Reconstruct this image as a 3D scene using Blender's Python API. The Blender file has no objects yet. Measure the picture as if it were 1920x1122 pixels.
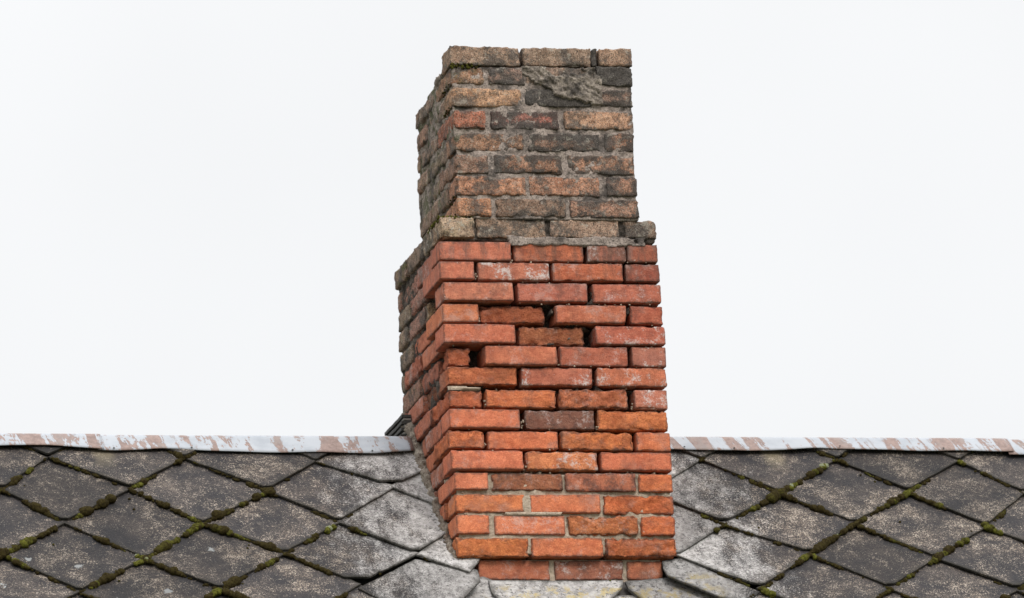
import bpy, math, random
import numpy as np
from mathutils import Matrix, Vector

scene = bpy.context.scene
OZ = 5.68                       # height of the chimney's foot above the ground

# ------------------------------------------------------------------ camera
cam_d = bpy.data.cameras.new('camera')
cam = bpy.data.objects.new('camera', cam_d)
scene.collection.objects.link(cam)
right = Vector((0.9706709507695407, -0.23454478457921565, -0.052788723784965665))
up = Vector((-0.010574949175078695, -0.2610182974845697, 0.9652759288556827))
fwd = Vector((0.24017925760169334, 0.9364070655462537, 0.25584317816379903))
m = Matrix((right, up, -fwd)).transposed().to_4x4()
m.translation = Vector((-4.43416871, -18.22368087, -4.08037529 + OZ))
cam.matrix_world = m
cam_d.lens = 200.84
cam_d.sensor_width = 36.0
cam_d.clip_start = 0.5
cam_d.clip_end = 2000
cam_d.dof.use_dof = True
cam_d.dof.focus_distance = 19.3
cam_d.dof.aperture_fstop = 3.5
scene.camera = cam

# ------------------------------------------------------------------ overcast sky, soft sun
SUN_EL, SUN_AZ = math.radians(43), math.radians(163)     # azimuth measured clockwise from +y
world = bpy.data.worlds.new('World')
scene.world = world
world.use_nodes = True
wn, wl = world.node_tree.nodes, world.node_tree.links
wn.clear()
wo = wn.new('ShaderNodeOutputWorld')
bg = wn.new('ShaderNodeBackground')
bg.inputs['Strength'].default_value = 0.1
sky = wn.new('ShaderNodeTexSky')
sky.sky_type = 'NISHITA'
sky.sun_disc = False
sky.sun_elevation = SUN_EL
sky.sun_rotation = SUN_AZ
tc = wn.new('ShaderNodeTexCoord')
sep = wn.new('ShaderNodeSeparateXYZ')
wl.new(tc.outputs['Generated'], sep.inputs[0])
rise = wn.new('ShaderNodeMapRange')                      # an overcast sky is brighter overhead than at the horizon
rise.inputs['From Min'].default_value = 0.0
rise.inputs['From Max'].default_value = 1.0
rise.inputs['To Min'].default_value = 5.85
rise.inputs['To Max'].default_value = 28.0
pw = wn.new('ShaderNodeMath'); pw.operation = 'POWER'; pw.use_clamp = True
wl.new(sep.outputs['Z'], pw.inputs[0]); pw.inputs[1].default_value = 3.6
wl.new(pw.outputs[0], rise.inputs['Value'])
cn = wn.new('ShaderNodeTexNoise')
cn.inputs['Scale'].default_value = 5.0
cn.inputs['Detail'].default_value = 3.0
wl.new(tc.outputs['Generated'], cn.inputs['Vector'])
cr = wn.new('ShaderNodeMapRange')
cr.inputs['From Min'].default_value = 0.3
cr.inputs['From Max'].default_value = 0.7
cr.inputs['To Min'].default_value = 0.93
cr.inputs['To Max'].default_value = 1.05
wl.new(cn.outputs['Fac'], cr.inputs['Value'])
mu = wn.new('ShaderNodeMath'); mu.operation = 'MULTIPLY'
wl.new(rise.outputs[0], mu.inputs[0]); wl.new(cr.outputs[0], mu.inputs[1])
cc = wn.new('ShaderNodeVectorMath'); cc.operation = 'SCALE'
cc.inputs[0].default_value = (0.99, 0.995, 1.0)
wl.new(mu.outputs[0], cc.inputs['Scale'])
mixs = wn.new('ShaderNodeMix'); mixs.data_type = 'RGBA'
mixs.inputs['Factor'].default_value = 0.96
wl.new(sky.outputs[0], mixs.inputs['A']); wl.new(cc.outputs[0], mixs.inputs['B'])
wl.new(mixs.outputs['Result'], bg.inputs['Color'])
wl.new(bg.outputs[0], wo.inputs[0])

sun_d = bpy.data.lights.new('sun', 'SUN')
sun_d.energy = 1.5
sun_d.angle = math.radians(20)
sun_d.color = (1.0, 0.95, 0.89)
sun = bpy.data.objects.new('sun', sun_d)
scene.collection.objects.link(sun)
sd = Vector((math.sin(SUN_AZ) * math.cos(SUN_EL), math.cos(SUN_AZ) * math.cos(SUN_EL), math.sin(SUN_EL)))
sun.rotation_euler = (-sd).to_track_quat('-Z', 'Y').to_euler()
sun.location = (0, -5, 30)

scene.view_settings.view_transform = 'Standard'
scene.view_settings.look = 'None'
scene.view_settings.gamma = 1.0
scene.view_settings.use_curve_mapping = False
scene.view_settings.exposure = 0.68
ILL = 1.34                       # how bright a white wall shows: turns colours seen into base colours

# ------------------------------------------------------------------ helpers
def lin(c, k=None):
    k = ILL if k is None else k
    out = []
    for v in c:
        v = v / 255.0
        v = v / 12.92 if v <= 0.04045 else ((v + 0.055) / 1.055) ** 2.4
        out.append(v / k)
    return tuple(out)

def _hash(ix, iy, iz, seed):
    h = (ix.astype(np.int64) * 374761393 + iy.astype(np.int64) * 668265263 + iz.astype(np.int64) * 2147483647 + seed * 974634777) & 0xffffffff
    h = ((h ^ (h >> 13)) * 1274126177) & 0xffffffff
    h = ((h ^ (h >> 16)) * 2246822519) & 0xffffffff
    return ((h ^ (h >> 15)) & 0xffffff) / float(0xffffff)

def vnoise(P, freq, seed=0):
    """value noise 0..1 at points P (n,3)"""
    Q = P * freq + 1000.0
    I = np.floor(Q); f = Q - I; f = f * f * (3 - 2 * f)
    x, y, z = I[:, 0], I[:, 1], I[:, 2]
    r = 0
    for dx in (0, 1):
        wx = f[:, 0] if dx else 1 - f[:, 0]
        for dy in (0, 1):
            wy = f[:, 1] if dy else 1 - f[:, 1]
            for dz in (0, 1):
                wz = f[:, 2] if dz else 1 - f[:, 2]
                r = r + wx * wy * wz * _hash(x + dx, y + dy, z + dz, seed)
    return r

def fbm(P, freq, seed=0, octv=3):
    a, s, t = 1.0, 0.0, 0.0
    for k in range(octv):
        s = s + a * vnoise(P, freq * 2 ** k, seed + 17 * k); t += a; a *= 0.5
    return s / t

def mesh_np(name, V, F, smooth=True):
    me = bpy.data.meshes.new(name)
    me.from_pydata(V.tolist() if hasattr(V, 'tolist') else V, [], F.tolist() if hasattr(F, 'tolist') else F)
    me.polygons.foreach_set('use_smooth', [smooth] * len(me.polygons))
    me.update()
    return me

def link(name, me, mat=None, parent=None, loc=None):
    o = bpy.data.objects.new(name, me)
    scene.collection.objects.link(o)
    if mat is not None: me.materials.append(mat) if not me.materials else None
    if parent is not None: o.parent = parent
    if loc is not None: o.location = loc
    return o

def thing(name, label, cat, loc=(0, 0, 0), group=None):
    o = bpy.data.objects.new(name, None)
    scene.collection.objects.link(o)
    o.location = loc; o.empty_display_size = 0.1
    o['label'] = label; o['category'] = cat
    if group: o['group'] = group
    return o

# ------------------------------------------------------------------ materials
class NT:
    def __init__(s, name):
        s.m = bpy.data.materials.new(name); s.m.use_nodes = True
        s.n, s.l = s.m.node_tree.nodes, s.m.node_tree.links
        s.b = s.n['Principled BSDF']
    def new(s, t): return s.n.new(t)
    def link(s, a, b): s.l.new(a, b)
    def val(s, x, sock):
        if isinstance(x, (int, float)): sock.default_value = x
        elif isinstance(x, tuple): sock.default_value = x if len(x) == len(sock.default_value) else x + (1.0,)
        else: s.l.new(x, sock)
    def noise(s, vec, scale, detail=4, rough=0.6, dist=0.0):
        n = s.new('ShaderNodeTexNoise'); s.link(vec, n.inputs['Vector'])
        n.inputs['Scale'].default_value = scale; n.inputs['Detail'].default_value = detail
        n.inputs['Roughness'].default_value = rough; n.inputs['Distortion'].default_value = dist
        return n.outputs['Fac']
    def rng(s, v, a, b, c=0.0, d=1.0, smooth=True):
        n = s.new('ShaderNodeMapRange')
        if smooth: n.interpolation_type = 'SMOOTHSTEP'
        s.val(v, n.inputs['Value'])
        for k, x in zip(('From Min', 'From Max', 'To Min', 'To Max'), (a, b, c, d)): s.val(x, n.inputs[k])
        return n.outputs['Result']
    def math(s, op, a, b=0.0, c=None, clamp=False):
        n = s.new('ShaderNodeMath'); n.operation = op; n.use_clamp = clamp
        s.val(a, n.inputs[0]); s.val(b, n.inputs[1])
        if c is not None: s.val(c, n.inputs[2])
        return n.outputs[0]
    def mix(s, f, a, b, mode='MIX'):
        n = s.new('ShaderNodeMix'); n.data_type = 'RGBA'; n.blend_type = mode
        s.val(f, n.inputs['Factor']); s.val(a, n.inputs['A']); s.val(b, n.inputs['B'])
        return n.outputs['Result']
    def attr(s, name, kind='GEOMETRY'):
        n = s.new('ShaderNodeAttribute'); n.attribute_type = kind; n.attribute_name = name
        return n.outputs['Fac']
    def scale(s, vec, xyz):
        n = s.new('ShaderNodeMapping'); s.link(vec, n.inputs['Vector']); n.inputs['Scale'].default_value = xyz
        return n.outputs['Vector']
    def bump(s, h, strength, dist):
        n = s.new('ShaderNodeBump'); s.val(h, n.inputs['Height']); s.val(strength, n.inputs['Strength'])
        n.inputs['Distance'].default_value = dist
        s.link(n.outputs['Normal'], s.b.inputs['Normal'])
    def coords(s):
        """object coordinates shifted by a random offset per object"""
        t = s.new('ShaderNodeTexCoord'); oi = s.new('ShaderNodeObjectInfo')
        k = s.new('ShaderNodeVectorMath'); k.operation = 'MULTIPLY_ADD'
        cmb = s.new('ShaderNodeCombineXYZ')
        s.link(oi.outputs['Random'], cmb.inputs[0]); s.link(oi.outputs['Random'], cmb.inputs[1])
        s.link(cmb.outputs[0], k.inputs[0]); k.inputs[1].default_value = (37.0, 91.0, 11.0)
        s.link(t.outputs['Object'], k.inputs[2])
        return k.outputs[0], oi
    def pos(s):
        g = s.new('ShaderNodeNewGeometry'); return g.outputs['Position'], g

def mat_red():
    t = NT('red_brick'); v, oi = t.coords(); col = oi.outputs['Color']
    edge = t.attr('edge'); rough = t.attr('rough', 'OBJECT'); bloom = t.attr('bloom', 'OBJECT'); dirt = t.attr('dirt', 'OBJECT')
    big = t.noise(v, 11, 3, 0.55); mid = t.noise(v, 45, 5, 0.65); fine = t.noise(v, 230, 4, 0.8)
    c = t.mix(t.rng(big, 0.35, 0.7), col, t.mix(1.0, col, (0.82, 0.72, 0.70), 'MULTIPLY'))
    c = t.mix(t.rng(mid, 0.46, 0.60, 0.0, 0.85), c, t.mix(1.0, col, (1.2, 1.25, 1.2), 'MULTIPLY'))
    c = t.mix(t.rng(t.noise(v, 90, 5, 0.75), 0.50, 0.60, 0.0, 0.5), c, t.mix(1.0, col, (0.74, 0.65, 0.63), 'MULTIPLY'))
    c = t.mix(t.rng(fine, 0.51, 0.60, 0.0, 0.7), c, t.mix(1.0, col, (0.55, 0.48, 0.46), 'MULTIPLY'))
    st_ = t.noise(t.scale(v, (0.35, 1, 1.3)), 120, 4, 0.7, 0.8)
    c = t.mix(t.rng(st_, 0.55, 0.62, 0.0, 0.55), c, t.mix(1.0, col, (1.3, 1.5, 1.5), 'MULTIPLY'))
    c = t.mix(t.rng(t.noise(t.scale(v, (0.5, 1, 1.5)), 48, 6, 0.75, 0.5), 0.55, 0.64, 0.0, 0.55), c, t.mix(1.0, col, (0.62, 0.52, 0.49), 'MULTIPLY'))
    gr_ = t.rng(t.noise(v, 7, 4, 0.6), 0.52, 0.68, 0.0, 0.35)
    c = t.mix(gr_, c, (0.20, 0.13, 0.105))
    # small dark pits and specks
    vo = t.new('ShaderNodeTexVoronoi'); t.link(v, vo.inputs['Vector']); vo.inputs['Scale'].default_value = 130
    pit = t.math('MULTIPLY', t.rng(vo.outputs['Distance'], 0.10, 0.28, 1.0, 0.0), t.rng(t.noise(v, 38, 2), 0.52, 0.62))
    pit = t.math('MULTIPLY', pit, t.math('MULTIPLY_ADD', rough, 0.55, 0.35))
    c = t.mix(pit, c, t.mix(1.0, col, (0.25, 0.2, 0.2), 'MULTIPLY'))
    # broken faces carry darker, redder scars
    sc = t.math('MULTIPLY', t.rng(t.noise(t.scale(v, (1, 1, 2.2)), 26, 6, 0.7, 1.2), 0.5, 0.66), rough)
    c = t.mix(t.math('MULTIPLY', sc, 0.6), c, t.mix(1.0, col, (0.55, 0.42, 0.38), 'MULTIPLY'))
    # soot and old mortar dirt creeping in from the arrises
    e = t.rng(t.math('ADD', edge, t.math('MULTIPLY', t.math('SUBTRACT', t.noise(v, 60, 5, 0.7), 0.5), 0.036)), 0.0, 0.009, 1.0, 0.0)
    c = t.mix(t.math('MULTIPLY', e, 0.62), c, (0.06, 0.04, 0.035))
    smut = t.math('MULTIPLY', t.rng(t.noise(v, 18, 7, 0.72), 0.46, 0.62), dirt)
    c = t.mix(t.math('MULTIPLY', smut, 0.85), c, (0.055, 0.04, 0.038))
    Pw, _g = t.pos(); sz_ = t.new('ShaderNodeSeparateXYZ'); t.link(Pw, sz_.inputs[0])
    run = t.math('MULTIPLY', t.rng(sz_.outputs[2], OZ + 0.86, OZ + 1.12), t.rng(t.noise(t.scale(Pw, (1.0, 1.0, 0.22)), 26, 6, 0.7), 0.46, 0.60))
    c = t.mix(t.math('MULTIPLY', run, 0.62), c, (0.085, 0.062, 0.052))
    # lime bloom
    bl = t.rng(t.math('ADD', t.noise(v, 14, 7, 0.78), t.math('MULTIPLY', t.noise(v, 160, 3), 0.30)), 0.66, 0.80)
    bl = t.math('MULTIPLY', bl, t.math('MULTIPLY_ADD', bloom, 0.85, 0.08))
    c = t.mix(bl, c, (0.52, 0.46, 0.44))
    cr = t.math('MULTIPLY', t.rng(t.noise(v, 70, 4, 0.6), 0.68, 0.74), t.rng(edge, 0.004, 0.016, 1.0, 0.0))
    c = t.mix(t.math('MULTIPLY', cr, 0.75), c, (0.50, 0.43, 0.37))
    t.val(c, t.b.inputs['Base Color']); t.b.inputs['Roughness'].default_value = 0.93
    t.b.inputs['Specular IOR Level'].default_value = 0.2
    h = t.math('ADD', t.math('MULTIPLY', t.noise(v, 260, 4, 0.7), 0.4), t.math('MULTIPLY', t.math('MULTIPLY', t.noise(v, 55, 6, 0.75, 0.6), rough), 4.0))
    h = t.math('SUBTRACT', h, t.math('MULTIPLY', pit, 0.6))
    t.bump(h, 1.0, 0.004)
    return t.m

def mat_old():
    t = NT('weathered_brick'); v, oi = t.coords(); col = oi.outputs['Color']
    edge = t.attr('edge'); soot = t.attr('soot', 'OBJECT'); algae = t.attr('algae', 'OBJECT'); pale = t.attr('bloom', 'OBJECT')
    big = t.noise(v, 12, 4, 0.6); mid = t.noise(v, 50, 6, 0.7); fine = t.noise(v, 300, 3, 0.75)
    c = t.mix(t.rng(mid, 0.38, 0.68), t.mix(1.0, col, (0.68, 0.60, 0.55), 'MULTIPLY'), t.mix(1.0, col, (1.6, 1.5, 1.4), 'MULTIPLY'))
    c = t.mix(t.rng(big, 0.5, 0.72, 0.0, 0.6), c, t.mix(1.0, col, (0.85, 0.62, 0.52), 'MULTIPLY'))
    c = t.mix(t.rng(fine, 0.53, 0.62, 0.0, 0.8), c, (0.40, 0.33, 0.26))
    c = t.mix(t.rng(t.noise(v, 230, 3, 0.7), 0.52, 0.60, 0.0, 0.85), c, (0.035, 0.03, 0.028))
    # soot, thickest round the rim of each brick
    e = t.rng(edge, 0.0, 0.03, 0.20, 0.0, False)
    s_in = t.math('ADD', t.math('ADD', t.noise(v, 20, 6, 0.7), e), t.math('MULTIPLY', t.noise(v, 120, 4, 0.7), 0.22))
    lo = t.math('MULTIPLY_ADD', soot, -0.60, 0.99)
    s_f = t.rng(s_in, lo, t.math('ADD', lo, 0.14))
    c = t.mix(t.math('MULTIPLY', s_f, 0.88), c, t.mix(t.rng(fine, 0.3, 0.7), (0.022, 0.021, 0.021), (0.085, 0.078, 0.07)))
    Pw, _g = t.pos()
    sw = t.rng(t.noise(Pw, 9, 7, 0.75), 0.48, 0.58, 0.0, 0.8)
    c = t.mix(sw, c, t.mix(t.rng(fine, 0.4, 0.6), (0.03, 0.028, 0.027), (0.11, 0.098, 0.088)))
    # grey lime and lichen crust
    p_f = t.math('MULTIPLY', t.rng(t.math('ADD', t.noise(v, 30, 6, 0.75), t.math('MULTIPLY', fine, 0.15)), 0.62, 0.72), t.math('MULTIPLY_ADD', pale, 0.9, 0.22))
    c = t.mix(p_f, c, (0.36, 0.33, 0.28))
    a_f = t.math('MULTIPLY', t.rng(t.noise(v, 26, 5, 0.7), 0.46, 0.62), algae)
    c = t.mix(t.math('MULTIPLY', a_f, 0.75), c, t.mix(t.rng(mid, 0.4, 0.6), (0.045, 0.055, 0.025), (0.12, 0.13, 0.035)))
    t.val(c, t.b.inputs['Base Color']); t.b.inputs['Roughness'].default_value = 0.95
    t.b.inputs['Specular IOR Level'].default_value = 0.15
    t.bump(t.math('ADD', t.math('MULTIPLY', t.noise(v, 190, 5, 0.75), 0.9), t.math('MULTIPLY', mid, 1.5)), 1.0, 0.0035)
    return t.m

def mat_mortar(name, a, b, dark, green=0.0, dk=0.5):
    t = NT(name); v, g = t.pos()
    n1 = t.noise(v, 22, 6, 0.7); n2 = t.noise(v, 170, 4, 0.75); n3 = t.noise(v, 420, 2, 0.6)
    c = t.mix(t.rng(n1, 0.35, 0.65), a, b)
    c = t.mix(t.rng(n2, 0.48, 0.66, 0.0, dk), c, dark)
    c = t.mix(t.rng(n3, 0.62, 0.74, 0.0, 0.6), c, (0.55, 0.50, 0.42))
    s = t.rng(t.noise(v, 9, 6, 0.7), 0.48, 0.62, 0.0, dk)
    c = t.mix(s, c, dark)
    if green:
        sp = t.new('ShaderNodeSeparateXYZ'); t.link(v, sp.inputs[0])
        gx = t.rng(sp.outputs[0], 0.06, 0.12, 1.0, 0.0)
        gf = t.math('MULTIPLY', t.math('MULTIPLY', t.rng(t.noise(v, 17, 5, 0.7), 0.45, 0.6), gx), green)
        c = t.mix(gf, c, (0.055, 0.065, 0.025))
    t.val(c, t.b.inputs['Base Color']); t.b.inputs['Roughness'].default_value = 0.97
    t.b.inputs['Specular IOR Level'].default_value = 0.1
    t.bump(t.math('ADD', t.math('MULTIPLY', n2, 1.0), t.math('MULTIPLY', t.noise(v, 60, 5, 0.7), 1.5)), 1.0, 0.005)
    return t.m

def mat_slate():
    t = NT('roof_slate'); v, oi = t.coords(); P, g = t.pos(); rnd = oi.outputs['Random']
    sp = t.new('ShaderNodeSeparateXYZ'); t.link(P, sp.inputs[0]); X, Y = sp.outputs[0], sp.outputs[1]
    edge = t.attr('edge')
    n1 = t.noise(v, 7, 6, 0.65); n2 = t.noise(v, 34, 6, 0.72); n3 = t.noise(v, 190, 5, 0.8); n4 = t.noise(P, 3.2, 3, 0.5)
    c = t.mix(t.rng(n1, 0.35, 0.65), (0.028, 0.027, 0.030), (0.066, 0.056, 0.052))
    c = t.mix(t.rng(t.noise(v, 120, 5, 0.8), 0.44, 0.60, 0.0, 0.75), c, (0.019, 0.018, 0.020))
    # buff crust of lichen in grains and drifts
    cr = t.math('ADD', t.math('MULTIPLY', n3, 0.85), t.math('MULTIPLY', t.math('ADD', n1, n2), 0.20))
    lo_ = t.rng(t.noise(v, 5.5, 4, 0.6, 0.8), 0.40, 0.64, 0.69, 0.635)
    c = t.mix(t.rng(cr, lo_, t.math('ADD', lo_, 0.055), 0.0, 0.85), c, t.mix(t.rng(n2, 0.4, 0.6), (0.24, 0.19, 0.145), (0.40, 0.34, 0.28)))
    # lime washed down from the stack: pale near the chimney
    dl = t.math('MAXIMUM', t.math('MULTIPLY', X, -1.0), t.math('SUBTRACT', X, 0.77))
    dl = t.math('MAXIMUM', dl, 0.0)
    up_ = t.math('MULTIPLY', t.math('MAXIMUM', t.math('SUBTRACT', Y, 0.12), 0.0), 0.55)
    w = t.math('SUBTRACT', t.math('SUBTRACT', 0.86, t.math('MULTIPLY', dl, 1.75)), up_)
    w = t.math('ADD', w, t.math('MULTIPLY', t.math('SUBTRACT', t.noise(t.scale(P, (1.0, 0.45, 0.45)), 13, 7, 0.72), 0.5), 1.9))
    w = t.math('ADD', w, t.math('MULTIPLY', t.math('SUBTRACT', n3, 0.5), 1.9))
    wf = t.math('MULTIPLY', t.rng(w, 0.2, 0.75), t.rng(dl, 0.45, 0.68, 1.0, 0.0))
    c = t.mix(t.math('MULTIPLY', wf, 0.9), c, t.mix(t.rng(n2, 0.35, 0.65), (0.27, 0.258, 0.25), (0.49, 0.475, 0.465)))
    # black pocks in the pale wash
    pk = t.math('MULTIPLY', t.rng(t.noise(v, 75, 5, 0.8), 0.55, 0.59), wf)
    c = t.mix(t.math('MULTIPLY', pk, 0.8), c, (0.035, 0.033, 0.034))
    # mustard lichen under the front of the stack and a few streaks from the ridge
    below = t.math('MULTIPLY', t.rng(Y, -0.02, -0.05, 0.0, 1.0), t.math('MULTIPLY', t.rng(X, 0.05, 0.15), t.rng(X, 0.95, 0.80)))
    yl = t.math('MULTIPLY', t.rng(t.noise(P, 24, 6, 0.72), 0.50, 0.58), below)
    c = t.mix(t.math('MULTIPLY', yl, 0.8), c, t.mix(t.rng(n3, 0.4, 0.6), (0.42, 0.30, 0.08), (0.36, 0.34, 0.25)))
    for sx in (-1.11, 1.27):
        d = t.math('ABSOLUTE', t.math('ADD', t.math('SUBTRACT', X, sx), t.math('MULTIPLY', t.math('SUBTRACT', n2, 0.5), 0.05)))
        st = t.math('MULTIPLY', t.rng(d, 0.015, 0.05, 1.0, 0.0), t.rng(Y, 0.36, 0.5))
        c = t.mix(t.math('MULTIPLY', st, 0.5), c, (0.26, 0.22, 0.14))
    # round white lichens on the tiles away from the stack
    vo = t.new('ShaderNodeTexVoronoi'); t.link(P, vo.inputs['Vector']); vo.inputs['Scale'].default_value = 11.0
    sc = t.new('ShaderNodeSeparateColor'); t.link(vo.outputs['Color'], sc.inputs[0])
    gate = t.math('MULTIPLY', t.rng(sc.outputs[0], 0.80, 0.81), t.math('MULTIPLY', t.rng(X, -0.35, -0.45, 0.0, 1.0), t.rng(Y, 0.36, 0.30, 0.0, 1.0)))
    dd = t.math('ADD', vo.outputs['Distance'], t.math('MULTIPLY', t.math('SUBTRACT', n2, 0.5), 0.9))
    c = t.mix(t.math('MULTIPLY', t.rng(dd, 0.10, 0.15, 1.0, 0.0), gate), c, (0.25, 0.26, 0.26))
    # damp dark rim with algae
    e = t.rng(t.math('ADD', edge, t.math('MULTIPLY', t.math('SUBTRACT', n2, 0.5), 0.03)), 0.0, 0.016, 1.0, 0.0)
    c = t.mix(t.math('MULTIPLY', e, 0.6), c, (0.028, 0.026, 0.02))
    tint = t.rng(rnd, 0.0, 1.0, 0.66, 1.26, False)
    cm = t.new('ShaderNodeVectorMath'); cm.operation = 'SCALE'; t.link(c, cm.inputs[0]); t.link(tint, cm.inputs['Scale'])
    t.val(cm.outputs[0], t.b.inputs['Base Color']); t.b.inputs['Roughness'].default_value = 0.88
    t.b.inputs['Specular IOR Level'].default_value = 0.25
    t.bump(t.math('ADD', t.math('MULTIPLY', n3, 1.2), t.math('MULTIPLY', n2, 1.3)), 1.0, 0.004)
    return t.m

def mat_cap(flip, wA, sz):
    t = NT('peeling_painted_metal'); P, g = t.pos()
    sp = t.new('ShaderNodeSeparateXYZ'); t.link(P, sp.inputs[0])
    cb = t.new('ShaderNodeCombineXYZ')        # streaks that run down the slope
    t.link(t.math('MULTIPLY', t.math('ADD', sp.outputs[0], t.math('MULTIPLY', sp.outputs[2], flip)), 1.0), cb.inputs[0])
    t.link(t.math('MULTIPLY', sp.outputs[2], sz), cb.inputs[2])
    t.link(t.math('MULTIPLY', sp.outputs[1], 0.1), cb.inputs[1])
    v = cb.outputs[0]
    n = t.math('ADD', t.math('MULTIPLY', t.noise(v, 17 if sz > .2 else 25, 5, 0.62, 0.5), wA), t.math('MULTIPLY', t.noise(v, 36, 6, 0.7, 0.5), 1 - wA)); n2 = t.noise(P, 60, 5, 0.7); big = t.noise(v, 2.2, 2, 0.5)
    a = t.math('ADD', t.math('ADD', n, t.math('MULTIPLY', t.math('SUBTRACT', n2, 0.5), 0.22)), t.math('MULTIPLY', t.math('SUBTRACT', big, 0.5), 0.35))
    f = t.rng(a, 0.485, 0.505)
    rust = t.mix(t.rng(n2, 0.35, 0.65), (0.12, 0.075, 0.062), (0.20, 0.135, 0.115))
    rust = t.mix(t.rng(t.noise(P, 9, 4), 0.5, 0.65, 0.0, 0.6), rust, (0.17, 0.145, 0.135))
    paint = t.mix(t.rng(t.noise(P, 12, 5, 0.6), 0.4, 0.7), (0.275, 0.295, 0.325), (0.22, 0.24, 0.27))
    paint = t.mix(t.rng(n2, 0.60, 0.72, 0.0, 0.4), paint, (0.33, 0.31, 0.31))
    c = t.mix(f, paint, rust)
    sk = t.noise(v, 45, 4, 0.6)
    c = t.mix(t.rng(sk, 0.62, 0.65, 0.0, 0.55), c, (0.16, 0.13, 0.12))
    t.val(c, t.b.inputs['Base Color']); t.b.inputs['Roughness'].default_value = 0.6
    t.bump(t.math('ADD', t.math('MULTIPLY', f, -0.5), t.math('MULTIPLY', n2, 0.4)), 0.6, 0.0015)
    return t.m

def mat_moss():
    t = NT('moss'); P, g = t.pos(); tone = t.attr('tone')
    n = t.noise(P, 120, 4, 0.7); n2 = t.noise(P, 600, 3, 0.7)
    brown = t.mix(t.rng(n, 0.35, 0.65), (0.020, 0.014, 0.006), (0.045, 0.036, 0.012))
    green = t.mix(t.rng(n, 0.35, 0.65), (0.042, 0.043, 0.009), (0.125, 0.125, 0.022))
    c = t.mix(t.rng(tone, 0.25, 0.8), brown, green)
    c = t.mix(t.rng(tone, 0.93, 0.97), c, (0.22, 0.24, 0.15))
    c = t.mix(t.rng(n2, 0.5, 0.7, 0.0, 0.6), c, (0.018, 0.018, 0.006))
    t.val(c, t.b.inputs['Base Color']); t.b.inputs['Roughness'].default_value = 1.0
    t.b.inputs['Specular IOR Level'].default_value = 0.05
    t.bump(t.math('ADD', n2, n), 1.0, 0.004)
    return t.m

def mat_plain(name, a, b, scale, rough=0.9):
    t = NT(name); P, g = t.pos()
    t.val(t.mix(t.rng(t.noise(P, scale, 6, 0.65), 0.3, 0.7), a, b), t.b.inputs['Base Color'])
    t.b.inputs['Roughness'].default_value = rough
    return t.m

M_RED, M_OLD, M_SLATE, M_MOSS = mat_red(), mat_old(), mat_slate(), mat_moss()
M_MORT = mat_mortar('lime_mortar', (0.50, 0.41, 0.32), (0.37, 0.30, 0.235), (0.14, 0.11, 0.085), 0.0, 0.40)
M_MORT_OLD = mat_mortar('sooty_mortar', (0.40, 0.335, 0.295), (0.25, 0.205, 0.18), (0.05, 0.045, 0.042), 0.8, 0.85)
M_MORT_DARK = mat_mortar('gap_shade_mortar', (0.15, 0.12, 0.10), (0.06, 0.05, 0.045), (0.02, 0.018, 0.016), 0.0, 0.8)  # mortar colour darkened to paint in the shade of the deep open joints
M_MORT_SMEAR = mat_mortar('grey_smeared_mortar', (0.40, 0.345, 0.29), (0.20, 0.17, 0.145), (0.04, 0.036, 0.033), 0.0, 0.9)
M_FILLET = mat_mortar('fillet_mortar', (0.34, 0.30, 0.25), (0.19, 0.155, 0.125), (0.07, 0.045, 0.033), 0.0, 0.9)
M_DECK = mat_plain('roof_boarding', (0.03, 0.027, 0.025), (0.055, 0.05, 0.045), 8)

# ------------------------------------------------------------------ the setting
TH = 0.81733
CT, ST = math.cos(TH), math.sin(TH)
S_RIDGE = 0.790
def rp(x, s, h=0.0):                         # a point of the front roof slope: along the ridge, up the slope, off the slope
    return (x, s * CT - h * ST, OZ - 0.045 + s * ST + h * CT)

def quad_sheet(name, pts, mat, thick=0.0):
    V = np.array(pts, float); F = [[0, 1, 2, 3]]
    return link(name, mesh_np(name, V, np.array(F), False), mat)

gr = quad_sheet('ground', [(-400, -400, 0), (400, -400, 0), (400, 400, 0), (-400, 400, 0)],
                mat_plain('grass_and_soil', (0.05, 0.07, 0.025), (0.12, 0.11, 0.06), 0.6))
gr['kind'] = 'structure'

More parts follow.
